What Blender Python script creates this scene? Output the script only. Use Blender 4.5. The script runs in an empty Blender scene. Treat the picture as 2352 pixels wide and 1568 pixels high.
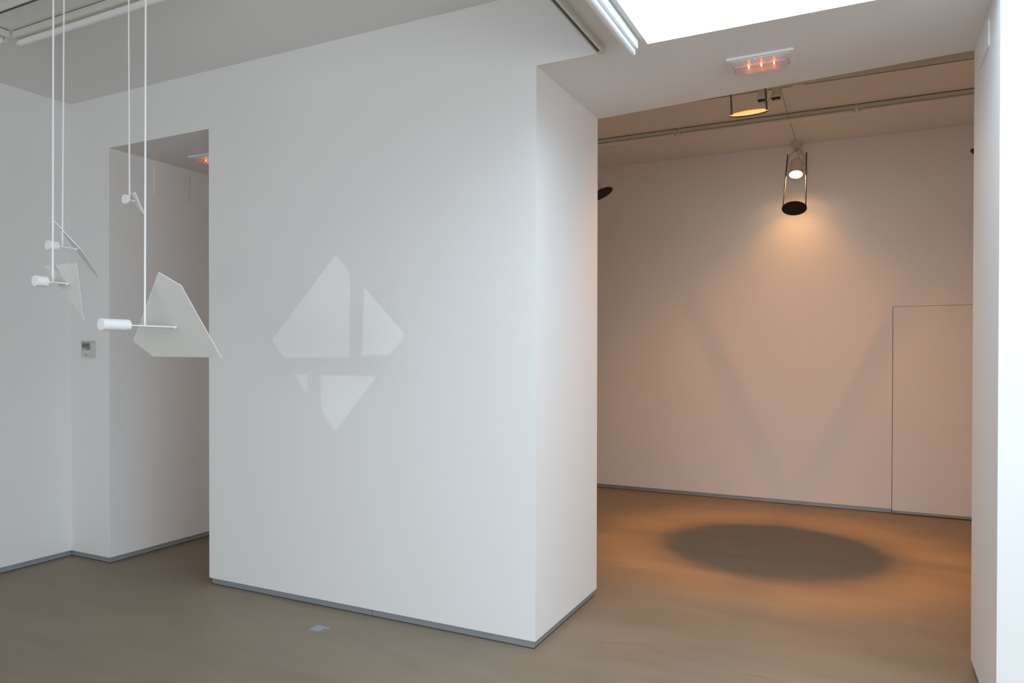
import bpy, bmesh, math, random
from mathutils import Vector, Matrix
random.seed(4)

# ------------------------------------------------------------------ light levels
SKY_W, WIN_W, SIDE_W, LAMP_W, SPILL, KITE_W = 190.0, 450.0, 150.0, 186.0, 50.0, 180.0
EXPOSURE = 0.0

scn = bpy.context.scene
col = scn.collection
V = Vector

# ------------------------------------------------------------------ helpers
def link(o):
    col.objects.link(o); return o

def obj(name, bm, mat, parent=None, smooth=False):
    me = bpy.data.meshes.new(name)
    bmesh.ops.recalc_face_normals(bm, faces=bm.faces[:])
    bm.to_mesh(me); bm.free()
    if smooth:
        for p in me.polygons: p.use_smooth = True
        me.set_sharp_from_angle(angle=math.radians(35))
    o = bpy.data.objects.new(name, me); link(o)
    if mat: me.materials.append(mat)
    if parent:
        o.parent = parent
        o.matrix_parent_inverse = WORLD[parent.name].inverted()
    WORLD[o.name] = Matrix.Identity(4)
    return o
WORLD = {}

def thing(name, loc, label, cat, group=None):
    o = bpy.data.objects.new(name, None); link(o)
    o.empty_display_size = 0.1
    o.location = loc
    WORLD[o.name] = Matrix.Translation(V(loc))
    tag(o, label, cat, group)
    return o

def tag(o, label, cat, group=None):
    o['label'] = label; o['category'] = cat
    if group: o['group'] = group
    return o

def struct(o):
    o['kind'] = 'structure'; return o

def box(bm, x0, x1, y0, y1, z0, z1, bevel=0.0):
    b2 = bmesh.new()
    vs = [b2.verts.new((x, y, z)) for x in (x0, x1) for y in (y0, y1) for z in (z0, z1)]
    for f in ((0,1,3,2),(4,6,7,5),(0,4,5,1),(2,3,7,6),(0,2,6,4),(1,5,7,3)):
        b2.faces.new([vs[i] for i in f])
    if bevel:
        bmesh.ops.bevel(b2, geom=b2.edges[:], offset=bevel, segments=2, affect='EDGES')
    merge(bm, b2)
    return bm

def merge(bm, b2, mat=None):
    if mat is not None: bmesh.ops.transform(b2, matrix=mat, verts=b2.verts[:])
    me = bpy.data.meshes.new('tmp'); b2.to_mesh(me); b2.free()
    bm.from_mesh(me); bpy.data.meshes.remove(me)

def frame_to(a, b):
    d = (V(b) - V(a)).normalized()
    return d.to_track_quat('Z', 'Y').to_matrix().to_4x4()

def cyl(bm, a, b, r, r2=None, seg=32, bevel=0.0):
    a, b = V(a), V(b); L = (b - a).length
    b2 = bmesh.new()
    bmesh.ops.create_cone(b2, cap_ends=True, segments=seg, radius1=r, radius2=r if r2 is None else r2, depth=L)
    if bevel:
        es = [e for e in b2.edges if abs(abs(e.verts[0].co.z) - L/2) < 1e-6 and abs(e.verts[0].co.z - e.verts[1].co.z) < 1e-6]
        bmesh.ops.bevel(b2, geom=es, offset=bevel, segments=3, affect='EDGES')
    merge(bm, b2, Matrix.Translation((a + b)/2) @ frame_to(a, b))
    return bm

def lathe(bm, a, d, prof, seg=40, closed=True):
    """prof: list of (distance along d, radius)"""
    b2 = bmesh.new(); rings = []
    for (t, r) in prof:
        if r < 1e-6: rings.append([b2.verts.new((0, 0, t))])
        else: rings.append([b2.verts.new((r*math.cos(2*math.pi*k/seg), r*math.sin(2*math.pi*k/seg), t)) for k in range(seg)])
    for i in range(len(rings) - 1):
        p, q = rings[i], rings[i+1]
        for k in range(seg):
            k2 = (k+1) % seg
            if len(p) == 1 and len(q) == 1: continue
            if len(p) == 1: b2.faces.new((p[0], q[k], q[k2]))
            elif len(q) == 1: b2.faces.new((p[k], q[0], p[k2]))
            else: b2.faces.new((p[k], q[k], q[k2], p[k2]))
    merge(bm, b2, Matrix.Translation(V(a)) @ frame_to((0, 0, 0), d))
    return bm

def tube(bm, pts, r, seg=10, smooth=True):
    """round tube through points (Catmull-Rom sampled)"""
    P = [V(p) for p in pts]
    if smooth and len(P) > 2:
        Q = []
        for i in range(len(P) - 1):
            p0, p1, p2, p3 = P[max(i-1, 0)], P[i], P[i+1], P[min(i+2, len(P)-1)]
            for k in range(8):
                t = k/8
                Q.append(0.5*((2*p1) + (p2-p0)*t + (2*p0-5*p1+4*p2-p3)*t*t + (3*p1-p0-3*p2+p3)*t**3))
        Q.append(P[-1]); P = Q
    b2 = bmesh.new(); rings = []; n = None
    for i, p in enumerate(P):
        d = (P[min(i+1, len(P)-1)] - P[max(i-1, 0)]).normalized()
        if n is None: n = d.orthogonal().normalized()
        n = (n - d*n.dot(d)).normalized(); m = d.cross(n)
        rings.append([b2.verts.new(p + r*(math.cos(2*math.pi*k/seg)*n + math.sin(2*math.pi*k/seg)*m)) for k in range(seg)])
    for a, b in zip(rings, rings[1:]):
        for k in range(seg): b2.faces.new((a[k], a[(k+1) % seg], b[(k+1) % seg], b[k]))
    b2.faces.new(rings[0]); b2.faces.new(rings[-1][::-1])
    merge(bm, b2); return bm

def prism(bm, poly, z0, z1):
    b2 = bmesh.new()
    lo = [b2.verts.new((x, y, z0)) for x, y in poly]; hi = [b2.verts.new((x, y, z1)) for x, y in poly]
    b2.faces.new(lo[::-1]); b2.faces.new(hi)
    n = len(poly)
    for i in range(n): b2.faces.new((lo[i], lo[(i+1) % n], hi[(i+1) % n], hi[i]))
    merge(bm, b2); return bm

def slab(bm, pts, n, th):
    """flat polygon in 3D given thickness behind its face (face normal n)"""
    n = V(n).normalized(); b2 = bmesh.new()
    a = [b2.verts.new(V(p)) for p in pts]; b = [b2.verts.new(V(p) - n*th) for p in pts]
    b2.faces.new(a); b2.faces.new(b[::-1]); k = len(pts)
    for i in range(k): b2.faces.new((a[i], a[(i+1) % k], b[(i+1) % k], b[i]))
    merge(bm, b2); return bm

# ------------------------------------------------------------------ materials
def mat(name, color, rough=0.5, metal=0.0, spec=0.5, noise=0.0, nscale=8.0, bump=0.0, bscale=200.0, coat=0.0, stretch=(1, 1, 1)):
    m = bpy.data.materials.new(name); m.use_nodes = True
    nt = m.node_tree; b = nt.nodes['Principled BSDF']
    b.inputs['Roughness'].default_value = rough; b.inputs['Metallic'].default_value = metal
    b.inputs['Specular IOR Level'].default_value = spec
    b.inputs['Coat Weight'].default_value = coat
    c = (*color, 1)
    tc = nt.nodes.new('ShaderNodeTexCoord'); mp = nt.nodes.new('ShaderNodeMapping')
    mp.inputs['Scale'].default_value = stretch
    nt.links.new(tc.outputs['Object'], mp.inputs['Vector'])
    nz = nt.nodes.new('ShaderNodeTexNoise'); nz.inputs['Scale'].default_value = nscale; nz.inputs['Detail'].default_value = 5
    nt.links.new(mp.outputs['Vector'], nz.inputs['Vector'])
    mx = nt.nodes.new('ShaderNodeMix'); mx.data_type = 'RGBA'
    mx.inputs['A'].default_value = tuple(v*(1-noise) for v in color) + (1,)
    mx.inputs['B'].default_value = tuple(min(1, v*(1+noise)) for v in color) + (1,)
    nt.links.new(nz.outputs['Fac'], mx.inputs['Factor'])
    nt.links.new(mx.outputs['Result'], b.inputs['Base Color'])
    if bump:
        n2 = nt.nodes.new('ShaderNodeTexNoise'); n2.inputs['Scale'].default_value = bscale; n2.inputs['Detail'].default_value = 3
        nt.links.new(tc.outputs['Object'], n2.inputs['Vector'])
        bp = nt.nodes.new('ShaderNodeBump'); bp.inputs['Strength'].default_value = bump; bp.inputs['Distance'].default_value = 0.002
        nt.links.new(n2.outputs['Fac'], bp.inputs['Height']); nt.links.new(bp.outputs['Normal'], b.inputs['Normal'])
    return m

def emat(name, color, strength):
    m = bpy.data.materials.new(name); m.use_nodes = True
    b = m.node_tree.nodes['Principled BSDF']
    b.inputs['Base Color'].default_value = (0.8, 0.8, 0.8, 1)
    b.inputs['Emission Color'].default_value = (*color, 1); b.inputs['Emission Strength'].default_value = strength
    return m

WALL = mat('wall_paint', (0.82, 0.82, 0.82), 0.6, spec=0.3, noise=0.012, nscale=1.3, bump=0.06, bscale=350)
CEIL = mat('ceiling_paint', (0.81, 0.81, 0.80), 0.75, spec=0.2, noise=0.01, nscale=1.0, bump=0.04, bscale=300)
ALU = mat('anodised_aluminium', (0.36, 0.39, 0.40), 0.45, metal=0.35, noise=0.06, nscale=6)
DARK = mat('dark_sealant', (0.06, 0.065, 0.075), 0.7)
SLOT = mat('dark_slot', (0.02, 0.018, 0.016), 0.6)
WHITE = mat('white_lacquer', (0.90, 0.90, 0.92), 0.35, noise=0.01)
CREAM = mat('ivory_enamel', (0.66, 0.67, 0.60), 0.35, noise=0.02)
TUBE = mat('opal_glass', (0.82, 0.83, 0.83), 0.18, noise=0.01, coat=0.5)
BATTEN_W = mat('white_enamel', (0.80, 0.83, 0.80), 0.3, noise=0.01)
BLACK = mat('black_metal', (0.010, 0.008, 0.007), 0.42, metal=0.0, spec=0.5, noise=0.1)
DISCM = mat('blackened_sheet', (0.016, 0.013, 0.011), 0.6, spec=0.1, noise=0.15, nscale=30)
LAMPW = mat('lamp_enamel', (0.62, 0.58, 0.50), 0.4, noise=0.02)
CABLE = mat('cable_sheath', (0.45, 0.40, 0.34), 0.5)
STEEL = mat('steel', (0.42, 0.44, 0.46), 0.38, metal=0.8, noise=0.05)
PLATE = mat('shaded_plate_face', (0.62, 0.62, 0.60), 0.45, noise=0.015, nscale=5)  # grey tone puts the shade of the down-facing plate into its colour
PLATE2 = mat('lightly_shaded_plate_face', (0.74, 0.74, 0.73), 0.45, noise=0.015, nscale=5)  # same painted shade on the plate faces, put in less strongly
PLASTIC = mat('thermostat_plastic', (0.62, 0.62, 0.58), 0.45)
PLASTIC2 = mat('thermostat_bezel', (0.40, 0.41, 0.39), 0.4)
LCD = mat('lcd_glass', (0.13, 0.16, 0.14), 0.25)
BLUE = mat('blue_button', (0.05, 0.05, 0.20), 0.4)
INK = mat('printed_ink', (0.10, 0.10, 0.10), 0.6)
LINEM = mat('dark_crack', (0.09, 0.075, 0.06), 0.9)  # plain dark colour of the hairline cracks

def floor_mat():
    m = bpy.data.materials.new('polished_concrete'); m.use_nodes = True
    nt = m.node_tree; b = nt.nodes['Principled BSDF']; N = nt.nodes.new; Lk = nt.links.new
    tc = N('ShaderNodeTexCoord')
    mp = N('ShaderNodeMapping'); mp.inputs['Rotation'].default_value = (0, 0, 0.5); mp.inputs['Scale'].default_value = (0.7, 2.2, 1)
    Lk(tc.outputs['Object'], mp.inputs['Vector'])
    n1 = N('ShaderNodeTexNoise'); n1.inputs['Scale'].default_value = 1.6; n1.inputs['Detail'].default_value = 7; n1.inputs['Roughness'].default_value = 0.6
    n1.inputs['Distortion'].default_value = 0.6
    Lk(mp.outputs['Vector'], n1.inputs['Vector'])
    n2 = N('ShaderNodeTexNoise'); n2.inputs['Scale'].default_value = 45; n2.inputs['Detail'].default_value = 4
    Lk(tc.outputs['Object'], n2.inputs['Vector'])
    r1 = N('ShaderNodeValToRGB'); e = r1.color_ramp.elements
    e[0].position = 0.33; e[0].color = (0.238, 0.186, 0.130, 1)
    e[1].position = 0.68; e[1].color = (0.298, 0.235, 0.167, 1)
    Lk(n1.outputs['Fac'], r1.inputs['Fac'])
    mx = N('ShaderNodeMix'); mx.data_type = 'RGBA'; mx.blend_type = 'MULTIPLY'; mx.inputs['Factor'].default_value = 0.12
    Lk(r1.outputs['Color'], mx.inputs['A']); Lk(n2.outputs['Color'], mx.inputs['B'])
    Lk(mx.outputs['Result'], b.inputs['Base Color'])
    mr = N('ShaderNodeMapRange'); mr.inputs['To Min'].default_value = 0.42; mr.inputs['To Max'].default_value = 0.62
    Lk(n1.outputs['Fac'], mr.inputs['Value']); Lk(mr.outputs['Result'], b.inputs['Roughness'])
    b.inputs['Specular IOR Level'].default_value = 0.4
    bp = N('ShaderNodeBump'); bp.inputs['Strength'].default_value = 0.05; bp.inputs['Distance'].default_value = 0.001
    Lk(n2.outputs['Fac'], bp.inputs['Height']); Lk(bp.outputs['Normal'], b.inputs['Normal'])
    return m
FLOOR = floor_mat()

def pane_mat():
    m = bpy.data.materials.new('clear_pane'); m.use_nodes = True
    nt = m.node_tree; nt.nodes.remove(nt.nodes['Principled BSDF']); out = nt.nodes['Material Output']
    t = nt.nodes.new('ShaderNodeBsdfTransparent'); t.inputs['Color'].default_value = (0.97, 0.98, 0.98, 1)
    g = nt.nodes.new('ShaderNodeBsdfGlossy'); g.inputs['Roughness'].default_value = 0.05
    x = nt.nodes.new('ShaderNodeMixShader'); x.inputs[0].default_value = 0.05
    nt.links.new(t.outputs[0], x.inputs[1]); nt.links.new(g.outputs[0], x.inputs[2]); nt.links.new(x.outputs[0], out.inputs['Surface'])
    return m
PANE = pane_mat()

def lens_mat():
    m = bpy.data.materials.new('frosted_lens'); m.use_nodes = True
    nt = m.node_tree; nt.nodes.remove(nt.nodes['Principled BSDF']); out = nt.nodes['Material Output']; N = nt.nodes.new; Lk = nt.links.new
    t = N('ShaderNodeBsdfTransparent'); t.inputs['Color'].default_value = (0.85, 0.86, 0.9, 1)
    d = N('ShaderNodeBsdfTranslucent'); d.inputs['Color'].default_value = (0.75, 0.75, 0.80, 1)
    f = N('ShaderNodeBsdfDiffuse'); f.inputs['Color'].default_value = (0.68, 0.69, 0.78, 1)
    g = N('ShaderNodeBsdfGlossy'); g.inputs['Roughness'].default_value = 0.15
    wv = N('ShaderNodeTexWave'); wv.inputs['Scale'].default_value = 120
    a = N('ShaderNodeMixShader'); a.inputs[0].default_value = 0.5
    b = N('ShaderNodeMixShader'); b.inputs[0].default_value = 0.40
    c = N('ShaderNodeMixShader'); c.inputs[0].default_value = 0.07
    Lk(d.outputs[0], a.inputs[1]); Lk(f.outputs[0], a.inputs[2])
    Lk(a.outputs[0], b.inputs[1]); Lk(t.outputs[0], b.inputs[2])
    Lk(b.outputs[0], c.inputs[1]); Lk(g.outputs[0], c.inputs[2]); Lk(c.outputs[0], out.inputs['Surface'])
    return m
LENS = lens_mat()

# ------------------------------------------------------------------ room dimensions (metres)
H1, H2, H3, HT = 3.1354, 3.5321, 3.789, 4.30
XL, YA, YB = -5.589, 3.507, 8.106
BB = 0.045                      # baseboard height, wall starts above it
XR, YN = 4.5, -4.0              # right and near ends of the front room
def far_y(x): return 4.4841 - 0.0874*(x + 1.5915)     # far face of the thick dividing wall
D1, P0, P1, R1 = -5.1227, -4.0628, -1.5915, 0.482
X2L, X2R = -5.75, 1.95            # second room

# floor
b = bmesh.new(); box(b, XL-.2, XR+.2, YN-.2, YB+.2, -0.2, 0.0)
fl = struct(obj('floor', b, FLOOR))

# dividing wall (thick, two openings)
b = bmesh.new()
foot = [
    [(XL-0.2, YA), (D1, YA), (D1, far_y(D1)), (XL-0.2, far_y(XL-0.2))],
    [(P0, YA), (P1, YA), (P1, far_y(P1)), (P0, far_y(P0))],
    [(R1, YA), (XR+.2, YA), (XR+.2, far_y(R1)-.1), (R1, far_y(R1))]]
for f in foot: prism(b, f, BB, H1)
prism(b, [(XL-0.2, YA), (XR+.2, YA), (XR+.2, far_y(R1)-.1), (R1, far_y(R1)), (XL-0.2, far_y(XL-0.2))], H1, HT)
bmesh.ops.remove_doubles(b, verts=b.verts[:], dist=1e-5)
struct(obj('wall_middle', b, WALL))

def inset(poly, d):
    cx = sum(p[0] for p in poly)/len(poly); cy = sum(p[1] for p in poly)/len(poly)
    return [(x + (d if x < cx else -d), y + (d if y < cy else -d)) for x, y in poly]

def plinth(name, poly, joints=()):
    b = bmesh.new(); prism(b, poly, 0.004, BB)
    o = struct(obj(name, b, ALU))
    s = bmesh.new(); q = inset(poly, -0.0025); prism(s, q, 0.0, 0.005)
    obj('sealant_line', s, DARK, o)
    for (x, y) in joints:
        j = bmesh.new(); box(j, x-.0012, x+.0012, y-.0006, y+.002, 0.004, BB)
        obj('joint', j, DARK, o)
    return o
plinth('baseboard_1', inset(foot[0], .014), [(-5.27, YA+.014)])
plinth('baseboard_2', inset(foot[1], .014), [(-2.684, YA+.014)])
plinth('baseboard_3', inset(foot[2], .014))

# left wall of the front room
b = bmesh.new(); box(b, XL-.2, XL, YN-.2, YA, BB, HT); struct(obj('wall_left', b, WALL))
plinth('baseboard_left', [(XL-.19, YN), (XL-.014, YN), (XL-.014, YA+.01), (XL-.19, YA+.01)])
# right wall + near wall with an added window for fill daylight
VY0, VY1, VZ0, VZ1 = -3.4, 1.6, 0.3, 2.45
b = bmesh.new()
box(b, XR, XR+.2, YN-.2, VY0, 0, HT); box(b, XR, XR+.2, VY1, YA, 0, HT)
box(b, XR, XR+.2, VY0, VY1, 0, VZ0); box(b, XR, XR+.2, VY0, VY1, VZ1, HT)
struct(obj('wall_right', b, WALL))
b = bmesh.new(); box(b, XR+.10, XR+.11, VY0, VY1, VZ0, VZ1); w3 = struct(obj('window_3', b, PANE))
b = bmesh.new()
for y in (VY0, -.93, VY1-.06): box(b, XR+.07, XR+.14, y, y+.06, VZ0, VZ1)
for z in (VZ0, VZ1-.06): box(b, XR+.07, XR+.14, VY0, VY1, z, z+.06)
obj('window_frame', b, BATTEN_W, w3)
WX0, WX1, WZ0, WZ1 = -2.8, 1.7, 0.12, 3.0
b = bmesh.new()
box(b, XL, WX0, YN-.2, YN, 0, HT); box(b, WX1, XR, YN-.2, YN, 0, HT)
box(b, WX0, WX1, YN-.2, YN, 0, WZ0); box(b, WX0, WX1, YN-.2, YN, WZ1, HT)
struct(obj('wall_near', b, WALL))
b = bmesh.new(); box(b, WX0, WX1, YN-.11, YN-.10, WZ0, WZ1); w2 = struct(obj('added_window_2', b, PANE))  # added window behind the camera, brightens the dividing wall
b = bmesh.new()
for x in (WX0, -1.33, .17, WX1-.06): box(b, x, x+.06, YN-.14, YN-.07, WZ0, WZ1)
for z in (WZ0, WZ1-.06): box(b, WX0, WX1, YN-.14, YN-.07, z, z+.06)
obj('window_frame', b, BATTEN_W, w2)

# ceilings of the front room: high part, low part with a skylight well beside it
XB = -1.236                     # edge of the lowered ceiling
SX0, SX1, SY0, SY1, SZ = -0.984, 2.1, 0.9, YA, 4.10
b = bmesh.new(); box(b, XL, XB, YN, YA, H2, H2+.2); struct(obj('ceiling', b, CEIL))
b = bmesh.new()
box(b, XB, SX0, YN, YA, H1, HT)
box(b, SX0, XR, YN, SY0, H1, HT)
box(b, SX1, XR, SY0, YA, H1, HT)
struct(obj('ceiling_lowered', b, CEIL))
b = bmesh.new(); box(b, SX0, SX1, SY0, SY1, SZ, SZ+.006); w1 = struct(obj('window_1', b, PANE))
b = bmesh.new()
for x in (SX0, SX1-.03): box(b, x, x+.03, SY0, SY1, SZ-.012, SZ+.02)
for y in (SY0, SY1-.03): box(b, SX0, SX1, y, y+.03, SZ-.012, SZ+.02)
obj('window_frame', b, BATTEN_W, w1)

# second room
b = bmesh.new(); box(b, X2L, X2R, 4.0, YB, H3, H3+.2)
struct(obj('ceiling_far_room', b, CEIL))
DX0, DX1, DZ0, DZ1 = 0.229, 1.16, 0.034, 2.064
b = bmesh.new()
box(b, X2L-.2, DX0, YB, YB+.2, BB, HT); box(b, DX0, DX1+.006, YB, YB+.2, DZ1+.004, HT)
box(b, DX1+.006, X2R+.2, YB, YB+.2, BB, HT); box(b, DX0, DX1+.006, YB+.06, YB+.2, 0, DZ1+.004)
struct(obj('wall_back', b, WALL))
b = bmesh.new(); box(b, X2L-.2, X2L, 4.0, YB, 0, HT); struct(obj('wall_far_left', b, WALL))
b = bmesh.new(); box(b, X2R, X2R+.2, 4.0, YB, 0, HT); struct(obj('wall_far_right', b, WALL))
plinth('baseboard_back', [(X2L, YB+.012), (DX0+.025, YB+.012), (DX0+.025, YB+.05), (X2L, YB+.05)], [(-1.49, YB+.012)])
plinth('baseboard_back_right', [(DX1+.03, YB+.012), (X2R, YB+.012), (X2R, YB+.19), (DX1+.03, YB+.19)])
# flush door in the back wall
b = bmesh.new(); box(b, DX0+.005, DX1, YB-.010, YB+.03, DZ0, DZ1, .0015)
dr = struct(obj('door_1', b, WALL))
b = bmesh.new(); box(b, DX0+.028, DX1-.004, YB-.004, YB+.02, 0.008, DZ0); obj('kick_strip', b, ALU, dr)
b = bmesh.new(); box(b, DX0, DX0+.005, YB+.004, YB+.05, 0.01, DZ1+.004); obj('door_gap', b, SLOT, dr)

# hairline cracks and a filled patch in the floor
def crack(pts, w=0.0016):
    b = bmesh.new(); P = []
    for i in range(len(pts)-1):
        a, c = V((*pts[i], 0)), V((*pts[i+1], 0)); n = max(2, int((c-a).length/0.03))
        for k in range(n): P.append(a.lerp(c, k/n) + V((random.uniform(-.004, .004), random.uniform(-.004, .004), 0)))
    P.append(V((*pts[-1], 0)))
    L, R = [], []
    for i, p in enumerate(P):
        d = (P[min(i+1, len(P)-1)] - P[max(i-1, 0)]).normalized(); n = V((-d.y, d.x, 0))*w*random.uniform(.3, .6)
        L.append(b.verts.new(p + n + V((0, 0, .0004)))); R.append(b.verts.new(p - n + V((0, 0, .0004))))
    for i in range(len(P)-1): b.faces.new((L[i], L[i+1], R[i+1], R[i]))
    obj('crack', b, LINEM, fl)
crack([(-4.942, 3.601), (-4.760, 3.557), (-4.541, 3.526), (-4.473, 3.526), (-4.385, 3.482), (-4.245, 3.423)])
crack([(-1.330, 3.761), (-1.087, 3.842), (-0.975, 3.783), (-0.878, 3.770), (-0.785, 3.757), (-0.717, 3.727), (-0.651, 3.748), (-0.519, 3.720), (-0.355, 3.702)])


# ------------------------------------------------------------------ light fittings
def batten(name, axis, a0, a1, c, top, side, label, group, body, tube_m, gap=0.006, bw=0.05, bh=0.035, r=0.018, off=0.0, holders=True):
    """fluorescent strip light along X or Y. c: body centre on the other axis; top: ceiling height; off: tube offset"""
    def P(a, o, z): return (a, c+o, z) if axis == 'x' else (c+o, a, z)
    def bx(bm, A0, A1, O0, O1, Z0, Z1, bev=0.0):
        if axis == 'x': box(bm, A0, A1, c+O0, c+O1, Z0, Z1, bev)
        else: box(bm, c+O0, c+O1, A0, A1, Z0, Z1, bev)
    t = thing(name, P((a0+a1)/2, 0, top), label, 'light', group)
    zb = top - gap - bh
    b = bmesh.new(); bx(b, a0, a1, -bw/2, bw/2, zb, top-gap, .002); obj('casing', b, body, t)
    b = bmesh.new(); bx(b, a0+.004, a1-.004, -bw/2+.006, bw/2-.006, top-gap-.0005, top); obj('gap_shade_strip', b, SLOT, t)  # dark strip stands in for the shade in the ceiling gap
    zc = zb - .014 + 0.0
    zc = zb - r*0.55 - .004
    zt = zb - r - .003
    b = bmesh.new(); cyl(b, P(a0+.03, off, zt), P(a1-.03, off, zt), r, seg=28, bevel=.004); obj('fluorescent_tube', b, tube_m, t, True)
    for s, e in ((a0, 1), (a1, -1)):
        b = bmesh.new()
        A = sorted((s+e*.004, s+e*.016)); bx(b, A[0], A[1], off-.012, off+.012, zb-.03, zb+.002, .002)
        A = sorted((s+e*.006, s+e*.030)); cyl(b, P(A[0], off, zt), P(A[1], off, zt), .0125, seg=20)
        obj('lamp_holder', b, body, t)
    return t

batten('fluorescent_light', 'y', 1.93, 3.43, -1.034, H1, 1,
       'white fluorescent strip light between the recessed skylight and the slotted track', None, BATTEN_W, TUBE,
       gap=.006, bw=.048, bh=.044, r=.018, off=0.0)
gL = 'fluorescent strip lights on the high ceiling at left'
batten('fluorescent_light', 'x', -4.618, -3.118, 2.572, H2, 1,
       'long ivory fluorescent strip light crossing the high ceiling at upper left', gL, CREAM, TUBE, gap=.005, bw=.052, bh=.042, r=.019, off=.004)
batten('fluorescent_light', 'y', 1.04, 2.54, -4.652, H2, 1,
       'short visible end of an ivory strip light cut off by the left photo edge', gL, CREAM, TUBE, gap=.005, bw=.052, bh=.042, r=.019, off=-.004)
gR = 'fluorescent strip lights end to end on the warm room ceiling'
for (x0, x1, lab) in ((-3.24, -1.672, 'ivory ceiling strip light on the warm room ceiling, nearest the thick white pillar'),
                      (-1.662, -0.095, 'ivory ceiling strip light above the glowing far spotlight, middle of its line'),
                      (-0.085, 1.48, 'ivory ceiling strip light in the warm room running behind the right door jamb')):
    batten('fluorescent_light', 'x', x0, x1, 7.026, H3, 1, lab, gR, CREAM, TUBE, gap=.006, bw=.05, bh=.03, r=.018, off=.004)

def track(name, axis, a0, a1, c, top, label, group, body, w=.036, h=.04, slot=.018):
    def bx(bm, A0, A1, O0, O1, Z0, Z1, bev=0.0):
        if axis == 'x': box(bm, A0, A1, c+O0, c+O1, Z0, Z1, bev)
        else: box(bm, c+O0, c+O1, A0, A1, Z0, Z1, bev)
    t = thing(name, ((a0+a1)/2, c, top) if axis == 'x' else (c, (a0+a1)/2, top), label, 'track', group)
    b = bmesh.new()
    bx(b, a0, a1, -w/2, -slot/2, top-h, top); bx(b, a0, a1, slot/2, w/2, top-h, top)
    bx(b, a0, a1, -slot/2, slot/2, top-.006, top)
    bx(b, a0, a0+.014, -slot/2, slot/2, top-h, top); bx(b, a1-.014, a1, -slot/2, slot/2, top-h, top)
    obj('rail', b, body, t)
    b = bmesh.new(); bx(b, a0+.014, a1-.014, -slot/2, slot/2, top-h+.003, top-.006); obj('slot', b, SLOT, t)
    for s in (-1, 1):
        b = bmesh.new(); bx(b, a0+.03, a1-.03, min(s*slot*.30, s*slot*.22), max(s*slot*.30, s*slot*.22), top-h+.0022, top-h+.0035)
        obj('conductor', b, STEEL, t)
    b = bmesh.new(); bx(b, a1-.040, a1-.014, -slot/2+.002, slot/2-.002, top-h+.0005, top-h+.012, .001); obj('end_connector', b, body, t)
    return t
track('lighting_track', 'y', 0.4, 3.436, -1.2005, H1, 'ivory slotted lighting track along the edge of the lowered ceiling', None, CREAM, w=.037, h=.040)
track('lighting_track', 'x', -4.378, -2.4, 2.338, H2, 'ivory lighting track at the top left corner of the photo', None, CREAM)
trk = track('lighting_track', 'x', -2.36, 1.0, 6.183, H3, 'long ivory lighting track holding two plug adapters, nearest the doorway soffit in the warm room', None, CREAM, w=.036, h=.044, slot=.02)
b = bmesh.new(); box(b, -0.545, -0.46, 6.165, 6.201, H3-.046, H3-.043); obj('joint_cover', b, CREAM, trk)

# plug adapters on the far-room track
def adapter(x, label, wide):
    t = thing('track_adapter', (x, 6.183, H3-.044), label, 'adapter', 'plug adapters on the warm room track')
    b = bmesh.new(); box(b, x-wide/2+.004, x+wide/2, 6.168, 6.198, H3-.078, H3-.044, .002); obj('contact_head', b, CREAM, t)
    b = bmesh.new(); box(b, x-wide/2, x+wide/2-.004, 6.163, 6.203, H3-.118, H3-.078, .003); obj('housing', b, CREAM, t)
    b = bmesh.new(); prism(b, [(x-wide/2+.001, 6.164), (x+wide/2-.005, 6.164), (x+wide/2-.010, 6.202), (x-wide/2+.006, 6.202)], H3-.132, H3-.118); obj('dark_base', b, BLACK, t)
    b = bmesh.new(); cyl(b, (x, 6.183, H3-.145), (x, 6.183, H3-.130), .010, seg=16); obj('cable_gland', b, CREAM, t)
    return t
adapter(-0.772, 'left track adapter beside the black rods, with dark underside', .078)
a2 = adapter(-0.667, 'right track adapter of the pair, feeding the cable to the far spotlight', .076)

def cable(name, pts, label, r=.0028, m=None):
    b = bmesh.new(); tube(b, pts, r); o = obj(name, b, m or CABLE, None, True); tag(o, label, 'cable'); return o
b = bmesh.new(); tube(b, [(-.760, 6.178, H3-.150), (-.752, 6.172, H3-.158), (-.735, 6.165, H3-.150), (-.71, 6.160, H3-.115), (-.690, 6.158, H3-.085), (-.670, 6.159, H3-.075)], .0028); obj('flex', b, CABLE, a2, True)
cable('cable', [(-.655, 6.21, H3-.06), (-.650, 6.24, H3-.02), (-.652, 6.30, H3-.004), (-.655, 6.7, H3-.004), (-.658, 6.985, H3-.004), (-.658, 6.996, H3-.02), (-.658, 6.996, H3-.045), (-.659, 7.03, H3-.064),
               (-.660, 7.075, H3-.045), (-.660, 7.09, H3-.004), (-.660, 7.5, H3-.004), (-.662, 7.93, H3-.004)],
      'thin pale cable along the ceiling from the adapter to the far spotlight')

# spotlights with black disc on two rods
def glow_mat(k):
    m = bpy.data.materials.new('lamp_glow'); m.use_nodes = True
    nt = m.node_tree; nt.nodes.remove(nt.nodes['Principled BSDF']); out = nt.nodes['Material Output']
    e = nt.nodes.new('ShaderNodeEmission'); e.inputs['Color'].default_value = (1.0, 0.66, 0.36, 1); e.inputs['Strength'].default_value = k
    t = nt.nodes.new('ShaderNodeBsdfTransparent')
    x = nt.nodes.new('ShaderNodeMixShader'); x.inputs[0].default_value = 0.15
    nt.links.new(t.outputs[0], x.inputs[1]); nt.links.new(e.outputs[0], x.inputs[2]); nt.links.new(x.outputs[0], out.inputs['Surface'])
    return m
GLOW = glow_mat(400.0)
WARM = (1.0, 0.395, 0.075)
DISCT = mat('bare_sheet', (0.052, 0.056, 0.066), 0.55, spec=0.3, noise=0.25, nscale=6, stretch=(1, 14, 1))
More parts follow.
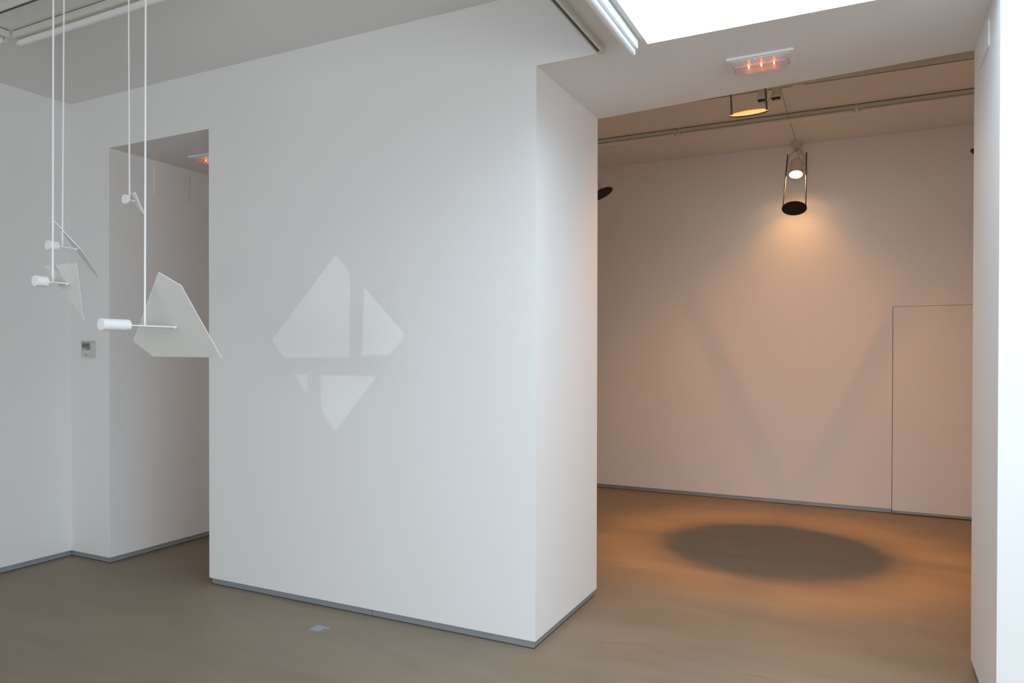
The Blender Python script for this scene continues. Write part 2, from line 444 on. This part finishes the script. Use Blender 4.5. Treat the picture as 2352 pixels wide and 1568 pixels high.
def spotlight(root, ang, drop, label, extra=0.0):
    """root: mount centre on the ceiling; local -Y is the aiming side, turned by ang about Z"""
    Rz = Matrix.Rotation(ang, 3, 'Z'); R0 = V(root)
    W = lambda x, y, z: R0 + Rz @ V((x, y, z))
    t = thing('spotlight', root, label, 'spotlight', 'spotlights with black discs in the warm room')
    ax = V((0, -.4226, -.9063))
    lens = V((0, -.135, -.344 + extra))
    A = lambda s, x=0.0: W(*(lens + ax*s + V((x, 0, 0))))
    D = (Rz @ ax)
    b = bmesh.new(); lathe(b, W(0, 0, 0), (0, 0, -1), [(0, 0), (0, .056), (.034, .056), (.040, .052), (.040, .038), (.066, .036), (.070, .02), (.070, 0)]); obj('ceiling_rose', b, LAMPW, t, True)
    b = bmesh.new(); cyl(b, W(0, 0, -.068), W(0, 0, -.090), .011); obj('swivel', b, STEEL, t)
    # yoke: bent wire strap
    piv = lens - ax*.085
    yk = [piv + V((-.073, 0, 0)), piv + V((-.073, 0, .07)), piv + V((-.062, -.002, .108)), V((-.02, 0, -.088)), V((.02, 0, -.088)), piv + V((.062, -.002, .108)), piv + V((.073, 0, .07)), piv + V((.073, 0, 0))]
    b = bmesh.new(); tube(b, [W(*p) for p in yk], .0032); obj('yoke', b, STEEL, t, True)
    for s in (-1, 1):
        b = bmesh.new(); cyl(b, W(*(piv + V((s*.060, 0, 0)))), W(*(piv + V((s*.082, 0, 0)))), .008, seg=16); obj('yoke_knob', b, LAMPW, t)
    # housing: bell shape with recessed lens
    b = bmesh.new()
    lathe(b, A(-.165), D, [(0, 0), (0.002, .022), (.012, .040), (.035, .055), (.060, .062), (.165, .066), (.195, .066), (.195, .0625), (.165, .062), (.062, .058), (.037, .050), (.016, .036), (.008, .018), (.006, 0)])
    obj('housing', b, LAMPW, t, True)
    b = bmesh.new(); lathe(b, A(.0), D, [(0, .0), (0, .0600), (.003, .0600), (.007, .040), (.009, 0)]); ln = obj('lens', b, GLOW, t, True)
    ln['label'] = 'glowing lens'
    b = bmesh.new(); tube(b, [W(-.03, .0, -.075), W(-.02, -.02, -.105), W(.03, -.02, -.088), W(.055, -.015, -.10), W(.035, .005, -.125), W(.0, .01, -.12), W(0.015, .0, -.16), W(*(lens - ax*.160))], .0024); obj('flex', b, CABLE, t, True)
    disc_s = .441 + drop
    for s in (-1, 1):
        b = bmesh.new(); cyl(b, A(-.235, s*.090), A(disc_s, s*.106), .0058, seg=16); obj('rod', b, BLACK, t, True)
        b = bmesh.new(); cyl(b, A(.012, s*.062), A(.012, s*.108), .006, seg=12); cyl(b, A(.012, s*.100) + V((0, 0, -.006)), A(.012, s*.100) + V((0, 0, .010)), .009, seg=12)
        cyl(b, A(-.02, s*.062), A(-.02, s*.106), .005, seg=12)
        obj('rod_clamp', b, STEEL, t)
    b = bmesh.new(); cyl(b, A(disc_s), A(disc_s+.006), .1175, seg=72, bevel=.0012); dk = obj('disc', b, DISCM, t, True)
    b = bmesh.new(); cyl(b, A(disc_s-.0006), A(disc_s+.0002), .1166, seg=72); obj('top_face', b, DISCT, dk, True)
    # light
    for nm, en, size, blend, at_, rad in (('beam', LAMP_W, 58, .8, -.125, .014), ('spill', SPILL, 124, .75, -.008, .002)):
        ld = bpy.data.lights.new(nm, 'SPOT'); ld.energy = en; ld.color = WARM; ld.shadow_soft_size = rad
        ld.spot_size = math.radians(size); ld.spot_blend = blend
        lo = bpy.data.objects.new(nm, ld); link(lo); lo.location = A(at_); lo.rotation_euler = D.to_track_quat('-Z', 'Y').to_euler()
        lo.parent = t; lo.matrix_parent_inverse = WORLD[t.name].inverted()
    return t
spotlight((-.655, 7.990, H3), 0, 0.0, 'glowing spotlight against the back wall of the warm room, black disc hanging below it')
spotlight((-.675, 4.462, H3), math.pi, -.085, 'spotlight behind the doorway soffit, only two black rods and the lit disc showing')
spotlight((-2.50, 6.22, H3), math.pi/2, 0.0, 'spotlight hidden by the white pillar, edge of its black disc showing')
spotlight((1.105, 6.22, H3), -math.pi/2, 0.0, 'spotlight behind the right door jamb, a sliver of its black disc showing')

# ceiling emergency lights
ORANGE = emat('orange_filament', (1.0, 0.20, 0.04), 24.0)
def emergency(x0, y0, w, d, label, group=None):
    x1, y1 = x0+w, y0+d; z = H1
    t = thing('emergency_light', ((x0+x1)/2, (y0+y1)/2, z), label, 'light', 'emergency lights in the two door soffits')
    b = bmesh.new(); box(b, x0, x1, y0, y1, z-.012, z, .003); obj('base_plate', b, BATTEN_W, t)
    b = bmesh.new(); box(b, x0+.022, x1-.022, y0+.022, y1-.018, z-.014, z-.012, .0008); obj('rim', b, BATTEN_W, t)
    b2 = bmesh.new(); box(b2, x0+.026, x1-.026, y0+.026, y1-.022, z-.045, z-.014)
    es = [e for e in b2.edges if not (abs(e.verts[0].co.z-(z-.014)) < 1e-5 and abs(e.verts[1].co.z-(z-.014)) < 1e-5)]
    bmesh.ops.bevel(b2, geom=es, offset=.012, segments=4, affect='EDGES')
    top = [f for f in b2.faces if all(abs(v.co.z-(z-.014)) < 1e-4 for v in f.verts)]
    bmesh.ops.delete(b2, geom=top, context='FACES')
    obj('lens', b2, LENS, t, True)
    for k in range(3):
        xc = x0 + w*(.31 + .19*k)
        b = bmesh.new(); cyl(b, (xc, y0+d*.50, z-.018), (xc, y0+d*.50, z-.026), .0022, seg=10)
        bmesh.ops.create_uvsphere(b, u_segments=12, v_segments=8, radius=.0042, matrix=Matrix.Translation((xc, y0+d*.50, z-.028)))
        bmesh.ops.create_uvsphere(b, u_segments=12, v_segments=8, radius=.0036, matrix=Matrix.Translation((xc, y0+d*.60, z-.028)))
        obj('bulb', b, ORANGE, t, True)
    b = bmesh.new(); box(b, (x0+x1)/2-.03, (x0+x1)/2-.018, y0+.018, y0+.024, z-.022, z-.014, .001); obj('latch', b, BATTEN_W, t)
    return t
emergency(-.668, 3.862, .332, .176, 'white emergency light glowing orange on the soffit of the wide opening at right')
emergency(-4.785, 3.925, .332, .176, 'emergency light glowing orange inside the narrow doorway at left, half hidden by the wall')

# access panels on the reveals
def access(side, x, y0, y1, z0, z1, label):
    b = bmesh.new(); r = .016; n = 6; th = .006
    pts = []
    for (cy, cz, a0) in ((y1-r, z1-r, 0), (y0+r, z1-r, 90), (y0+r, z0+r, 180), (y1-r, z0+r, 270)):
        for k in range(n+1):
            a = math.radians(a0 + 90*k/n); pts.append((x + side*th, cy + r*math.cos(a), cz + r*math.sin(a)))
    slab(b, pts, (side, 0, 0), th)
    o = thing('access_panel', (x, (y0+y1)/2, (z0+z1)/2), label, 'panel')
    obj('cover', b, WALL, o)
    for (yy, zz) in ((y0+.03, z1-.02), (y1-.02, z1-.02), (y1-.02, z0+.022), (y0+.03, z0+.022), (y0+(y1-y0)*.70, z0+.025)):
        b = bmesh.new(); cyl(b, (x+side*(th-.001), yy, zz), (x+side*(th+.0008), yy, zz), .0026, seg=12); obj('screw', b, PLASTIC2, o)
    return o
access(1, D1, 3.887, 4.218, 2.858, 3.085, 'flat white access panel screwed inside the narrow doorway at left')
access(-1, R1, 3.797, 4.09, 2.963, 3.085, 'flat white access panel high on the right door jamb')

# thermostat
tx0, tx1, tz0, tz1 = -5.424, -5.288, 1.561, 1.686
t = thing('thermostat', ((tx0+tx1)/2, YA, (tz0+tz1)/2), 'small white thermostat with grey display on the wall beside the narrow doorway', 'thermostat')
b = bmesh.new(); box(b, tx0, tx1, YA-.022, YA, tz0, tz1, .004); obj('case', b, PLASTIC, t)
b = bmesh.new(); box(b, tx0+.004, tx1-.026, YA-.0245, YA-.020, tz0+.056, tz1-.009, .002); obj('bezel', b, PLASTIC2, t)
b = bmesh.new(); box(b, tx0+.011, tx1-.036, YA-.0255, YA-.024, tz0+.073, tz1-.020); obj('display', b, LCD, t)
b = bmesh.new(); box(b, tx0+.070, tx0+.104, YA-.0255, YA-.024, tz0+.058, tz0+.066, .0005); obj('button', b, BLUE, t)
b = bmesh.new(); box(b, tx0+.002, tx1-.018, YA-.0235, YA-.021, tz0+.003, tz0+.053, .002); obj('flap', b, PLASTIC, t)
b = bmesh.new(); box(b, tx0+.012, tx1-.012, YA-.003, YA+.002, tz0+.012, tz1-.012); obj('back_plate', b, PLASTIC2, t)
for x0, x1, z0, z1, yy in ((tx0+.046, tx0+.070, tz0+.013, tz0+.018, YA-.0240), (tx0+.006, tx0+.022, tz1-.006, tz1-.002, YA-.0226)):
    b = bmesh.new(); box(b, x0, x1, yy, yy+.0008, z0, z1); obj('printed_mark', b, INK, t)

# floor outlet
fx0, fx1, fy0, fy1 = -2.880, -2.783, 3.170, 3.262
t = thing('floor_outlet', ((fx0+fx1)/2, (fy0+fy1)/2, 0), 'small square metal outlet cover set in the concrete floor before the white pillar', 'outlet')
b = bmesh.new(); box(b, fx0, fx1, fy0, fy1, 0, .0016, .0005); obj('frame', b, STEEL, t)
b = bmesh.new(); box(b, fx0+.008, fx1-.016, fy0+.008, fy1-.012, .0016, .0034, .0006); obj('lid', b, STEEL, t)
b = bmesh.new(); box(b, fx1-.0155, fx1-.013, fy0+.014, fy1-.026, .0012, .0020); obj('finger_slot', b, SLOT, t)

# ------------------------------------------------------------------ hanging mobiles
def mobile(rod, top, y_face, y_end, y_tip, r_rod, plate_pts, pn, label, th=.005, R=.0225):
    X, Y, Z = rod
    t = thing('hanging_mobile', (top[0], top[1], H2), label, 'sculpture', 'white hanging mobiles')
    b = bmesh.new(); cyl(b, (X, Y, Z), (top[0], top[1], H2), r_rod, seg=20); obj('rod', b, WHITE, t, True)
    b = bmesh.new(); cyl(b, (X, y_end-.004, Z), (X, y_tip, Z), r_rod*.86, seg=20); obj('crossbar', b, WHITE, t, True)
    b = bmesh.new(); cyl(b, (X, y_face, Z), (X, y_end, Z), R, seg=48, bevel=min(.0015, (y_end-y_face)*.3)); w = obj('counterweight', b, WHITE, t, True)
    if y_end - y_face > .05:
        b = bmesh.new(); cyl(b, (X+R*.70, y_end-.012, Z-R*.72), (X+R*.55, y_end-.012, Z-R*.55), .0022, seg=12); obj('set_screw', b, SLOT, w)
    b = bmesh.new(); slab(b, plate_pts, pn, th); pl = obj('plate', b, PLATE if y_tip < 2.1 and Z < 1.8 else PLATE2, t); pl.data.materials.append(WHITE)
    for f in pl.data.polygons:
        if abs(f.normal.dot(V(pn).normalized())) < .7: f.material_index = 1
    b = bmesh.new(); c = V((X, y_tip, Z)); n = V(pn).normalized()
    cyl(b, c + n*.016 + V((0, 0, .002)), c, r_rod*.5, r_rod*1.0, seg=16); obj('plate_clip', b, WHITE, t, True)
    return t
mobile((-2.5710, 1.9090, 1.7040), (-2.5628, 1.9131), 1.7260, 1.8380, 2.0540, 0.0038,
       [(-2.5289, 1.9366, 1.9176), (-2.4725, 1.9981, 1.8669), (-2.4646, 2.1903, 1.5771), (-2.7209, 2.0578, 1.5813), (-2.7621, 1.9947, 1.6462)],
       (0.3910, -0.7719, -0.5013), 'largest and lowest white mobile, broad five-sided plate and long cylinder weight', th=0.0045)
mobile((-3.0620, 1.8460, 1.8920), (-3.0546, 1.8496), 1.7720, 1.8190, 1.9110, 0.0039,
       [(-3.1096, 1.8383, 1.9613), (-2.9701, 1.8872, 1.9703), (-2.9774, 1.8946, 1.9569), (-3.1013, 1.9991, 1.7577), (-3.1072, 2.0068, 1.7447)],
       (0.3017, -0.7542, -0.5832), 'leftmost white hanging mobile, short cylinder weight before a pale downward pointing plate', th=0.0040)
mobile((-3.2270, 2.3150, 2.3420), (-3.2293, 2.3138), 2.2870, 2.3020, 2.3460, 0.0038,
       [(-3.2636, 2.3283, 2.3740), (-3.2001, 2.3220, 2.3777), (-3.2147, 2.3843, 2.2795)],
       (-0.0529, -0.8468, -0.5293), 'highest white hanging mobile, with a thin coin-like weight and narrow triangular plate', th=0.0050)
mobile((-3.3890, 2.0880, 2.0930), (-3.3767, 2.0941), 2.0190, 2.0630, 2.1600, 0.0036,
       [(-3.4670, 2.0824, 2.2331), (-3.4164, 2.1988, 2.0882), (-3.5081, 2.3273, 2.0109), (-3.6282, 2.4140, 1.9914)],
       (-0.3683, -0.6577, -0.6571), 'white hanging mobile whose plate is seen edge-on as a slanting line', th=0.0040)


# ------------------------------------------------------------------ added, unseen projector behind the camera (throws the kite of light)
S = V((0.9, -1.0, 2.55)); C = V((-2.96, YA, 1.66)); Dk = (C - S).normalized()
KITE = [[(-2.957, 2.204), (-2.841, 2.092), (-2.851, 1.573), (-3.377, 1.563), (-3.483, 1.683)],
        [(-2.737, 2.0), (-2.436, 1.705), (-2.541, 1.587), (-2.753, 1.581)],
        [(-3.293, 1.459), (-3.182, 1.460), (-3.182, 1.335)],
        [(-3.072, 1.457), (-2.640, 1.456), (-2.959, 1.112), (-3.072, 1.234)]]
pr_ = thing('added_projector', (S.x, S.y, H1), 'added unseen black projector hanging behind the camera, throwing the kite shape on the wall', 'projector')
qz = Dk.to_track_quat('Z', 'Y').to_matrix().to_4x4(); Mx = Matrix.Translation(S) @ qz; Mi = Mx.inverted()
d0 = .34
cu = bpy.data.curves.new('stencil', 'CURVE'); cu.dimensions = '2D'; cu.fill_mode = 'BOTH'; cu.extrude = .0004
def spl(pts):
    s = cu.splines.new('POLY'); s.points.add(len(pts)-1); s.use_cyclic_u = True
    for p, q in zip(s.points, pts): p.co = (q[0], q[1], 0, 1)
spl([(.078*math.cos(2*math.pi*k/48), .078*math.sin(2*math.pi*k/48)) for k in range(48)])
for poly in KITE:
    q = []
    for (x, z) in poly:
        l = Mi @ V((x, YA, z)); q.append((l.x*d0/l.z, l.y*d0/l.z))
    spl(q)
tmp = bpy.data.objects.new('tmp', cu); link(tmp); bpy.context.view_layer.update()
me = bpy.data.meshes.new_from_object(tmp.evaluated_get(bpy.context.evaluated_depsgraph_get()))
bpy.data.objects.remove(tmp)
me.transform(Mx @ Matrix.Translation((0, 0, d0))); me.materials.clear(); me.materials.append(BLACK)
so = bpy.data.objects.new('stencil', me); link(so); so.parent = pr_; so.matrix_parent_inverse = WORLD[pr_.name].inverted()
b = bmesh.new(); lathe(b, S, Dk, [(-.12, 0), (-.12, .079), (d0+.02, .079), (d0+.02, .083), (-.125, .083), (-.125, 0)]); obj('housing', b, BLACK, pr_, True)
b = bmesh.new(); cyl(b, S + V((0, 0, .07)), V((S.x, S.y, H1)), .01); cyl(b, V((S.x, S.y, H1-.02)), V((S.x, S.y, H1)), .06); obj('bracket', b, BLACK, pr_)
ld = bpy.data.lights.new('added_projector_lamp', 'SPOT'); ld.energy = KITE_W; ld.color = (0.86, 0.92, 1.0); ld.shadow_soft_size = .0004  # lamp of the added projector
ld.spot_size = math.radians(26); ld.spot_blend = 0.0
lo = bpy.data.objects.new('added_projector_lamp', ld); link(lo); lo.location = S; lo.rotation_euler = Dk.to_track_quat('-Z', 'Y').to_euler()
lo.parent = pr_; lo.matrix_parent_inverse = WORLD[pr_.name].inverted()

# ------------------------------------------------------------------ daylight
def area(name, loc, rot, sx, sy, power, color):
    l = bpy.data.lights.new(name, 'AREA'); l.shape = 'RECTANGLE'; l.size = sx; l.size_y = sy; l.energy = power; l.color = color
    o = bpy.data.objects.new(name, l); link(o); o.location = loc; o.rotation_euler = rot; return o
area('sky_over_skylight', ((SX0+SX1)/2, (SY0+SY1)/2, SZ+.08), (0, 0, 0), SX1-SX0, SY1-SY0, SKY_W, (0.67, 0.84, 1.0))
area('added_window_fill', (-0.6, YN-1.3, 2.5), (math.radians(84), 0, 0), 6.0, 3.4, WIN_W, (0.895, 0.935, 1.0))  # fill daylight for the added near window
area('sky_outside_side_window', (XR+.22, (VY0+VY1)/2, (VZ0+VZ1)/2), (0, math.radians(90), 0), VZ1-VZ0, VY1-VY0, SIDE_W, (0.89, 0.94, 1.0))
w = bpy.data.worlds.new('sky'); scn.world = w; w.use_nodes = True
w.node_tree.nodes['Background'].inputs[0].default_value = (0.8, 0.9, 1.0, 1); w.node_tree.nodes['Background'].inputs[1].default_value = 0.1

# ------------------------------------------------------------------ camera
f_px, yaw, pitch, roll, cy = 1648.0813, math.radians(26.3088), math.radians(-.4098), math.radians(.0946), 821.5276
cam = bpy.data.cameras.new('camera'); co = bpy.data.objects.new('camera', cam); link(co)
cam.sensor_fit = 'HORIZONTAL'; cam.sensor_width = 36; cam.lens = 36*f_px/2352
cam.shift_y = (cy - 784)/2352
cam.clip_start = .02
fw = V((-math.sin(yaw)*math.cos(pitch), math.cos(yaw)*math.cos(pitch), math.sin(pitch)))
rt = V((math.cos(yaw), math.sin(yaw), 0)); up = rt.cross(fw)
r2 = rt*math.cos(roll) + up*math.sin(roll); u2 = -rt*math.sin(roll) + up*math.cos(roll)
co.matrix_world = Matrix(((r2.x, u2.x, -fw.x, 0), (r2.y, u2.y, -fw.y, 0), (r2.z, u2.z, -fw.z, 1.6), (0, 0, 0, 1)))
scn.camera = co

vs = scn.view_settings
vs.view_transform = 'Standard'; vs.look = 'None'; vs.exposure = EXPOSURE; vs.gamma = 1; vs.use_curve_mapping = False
scn.cycles.max_bounces = 12; scn.cycles.diffuse_bounces = 8
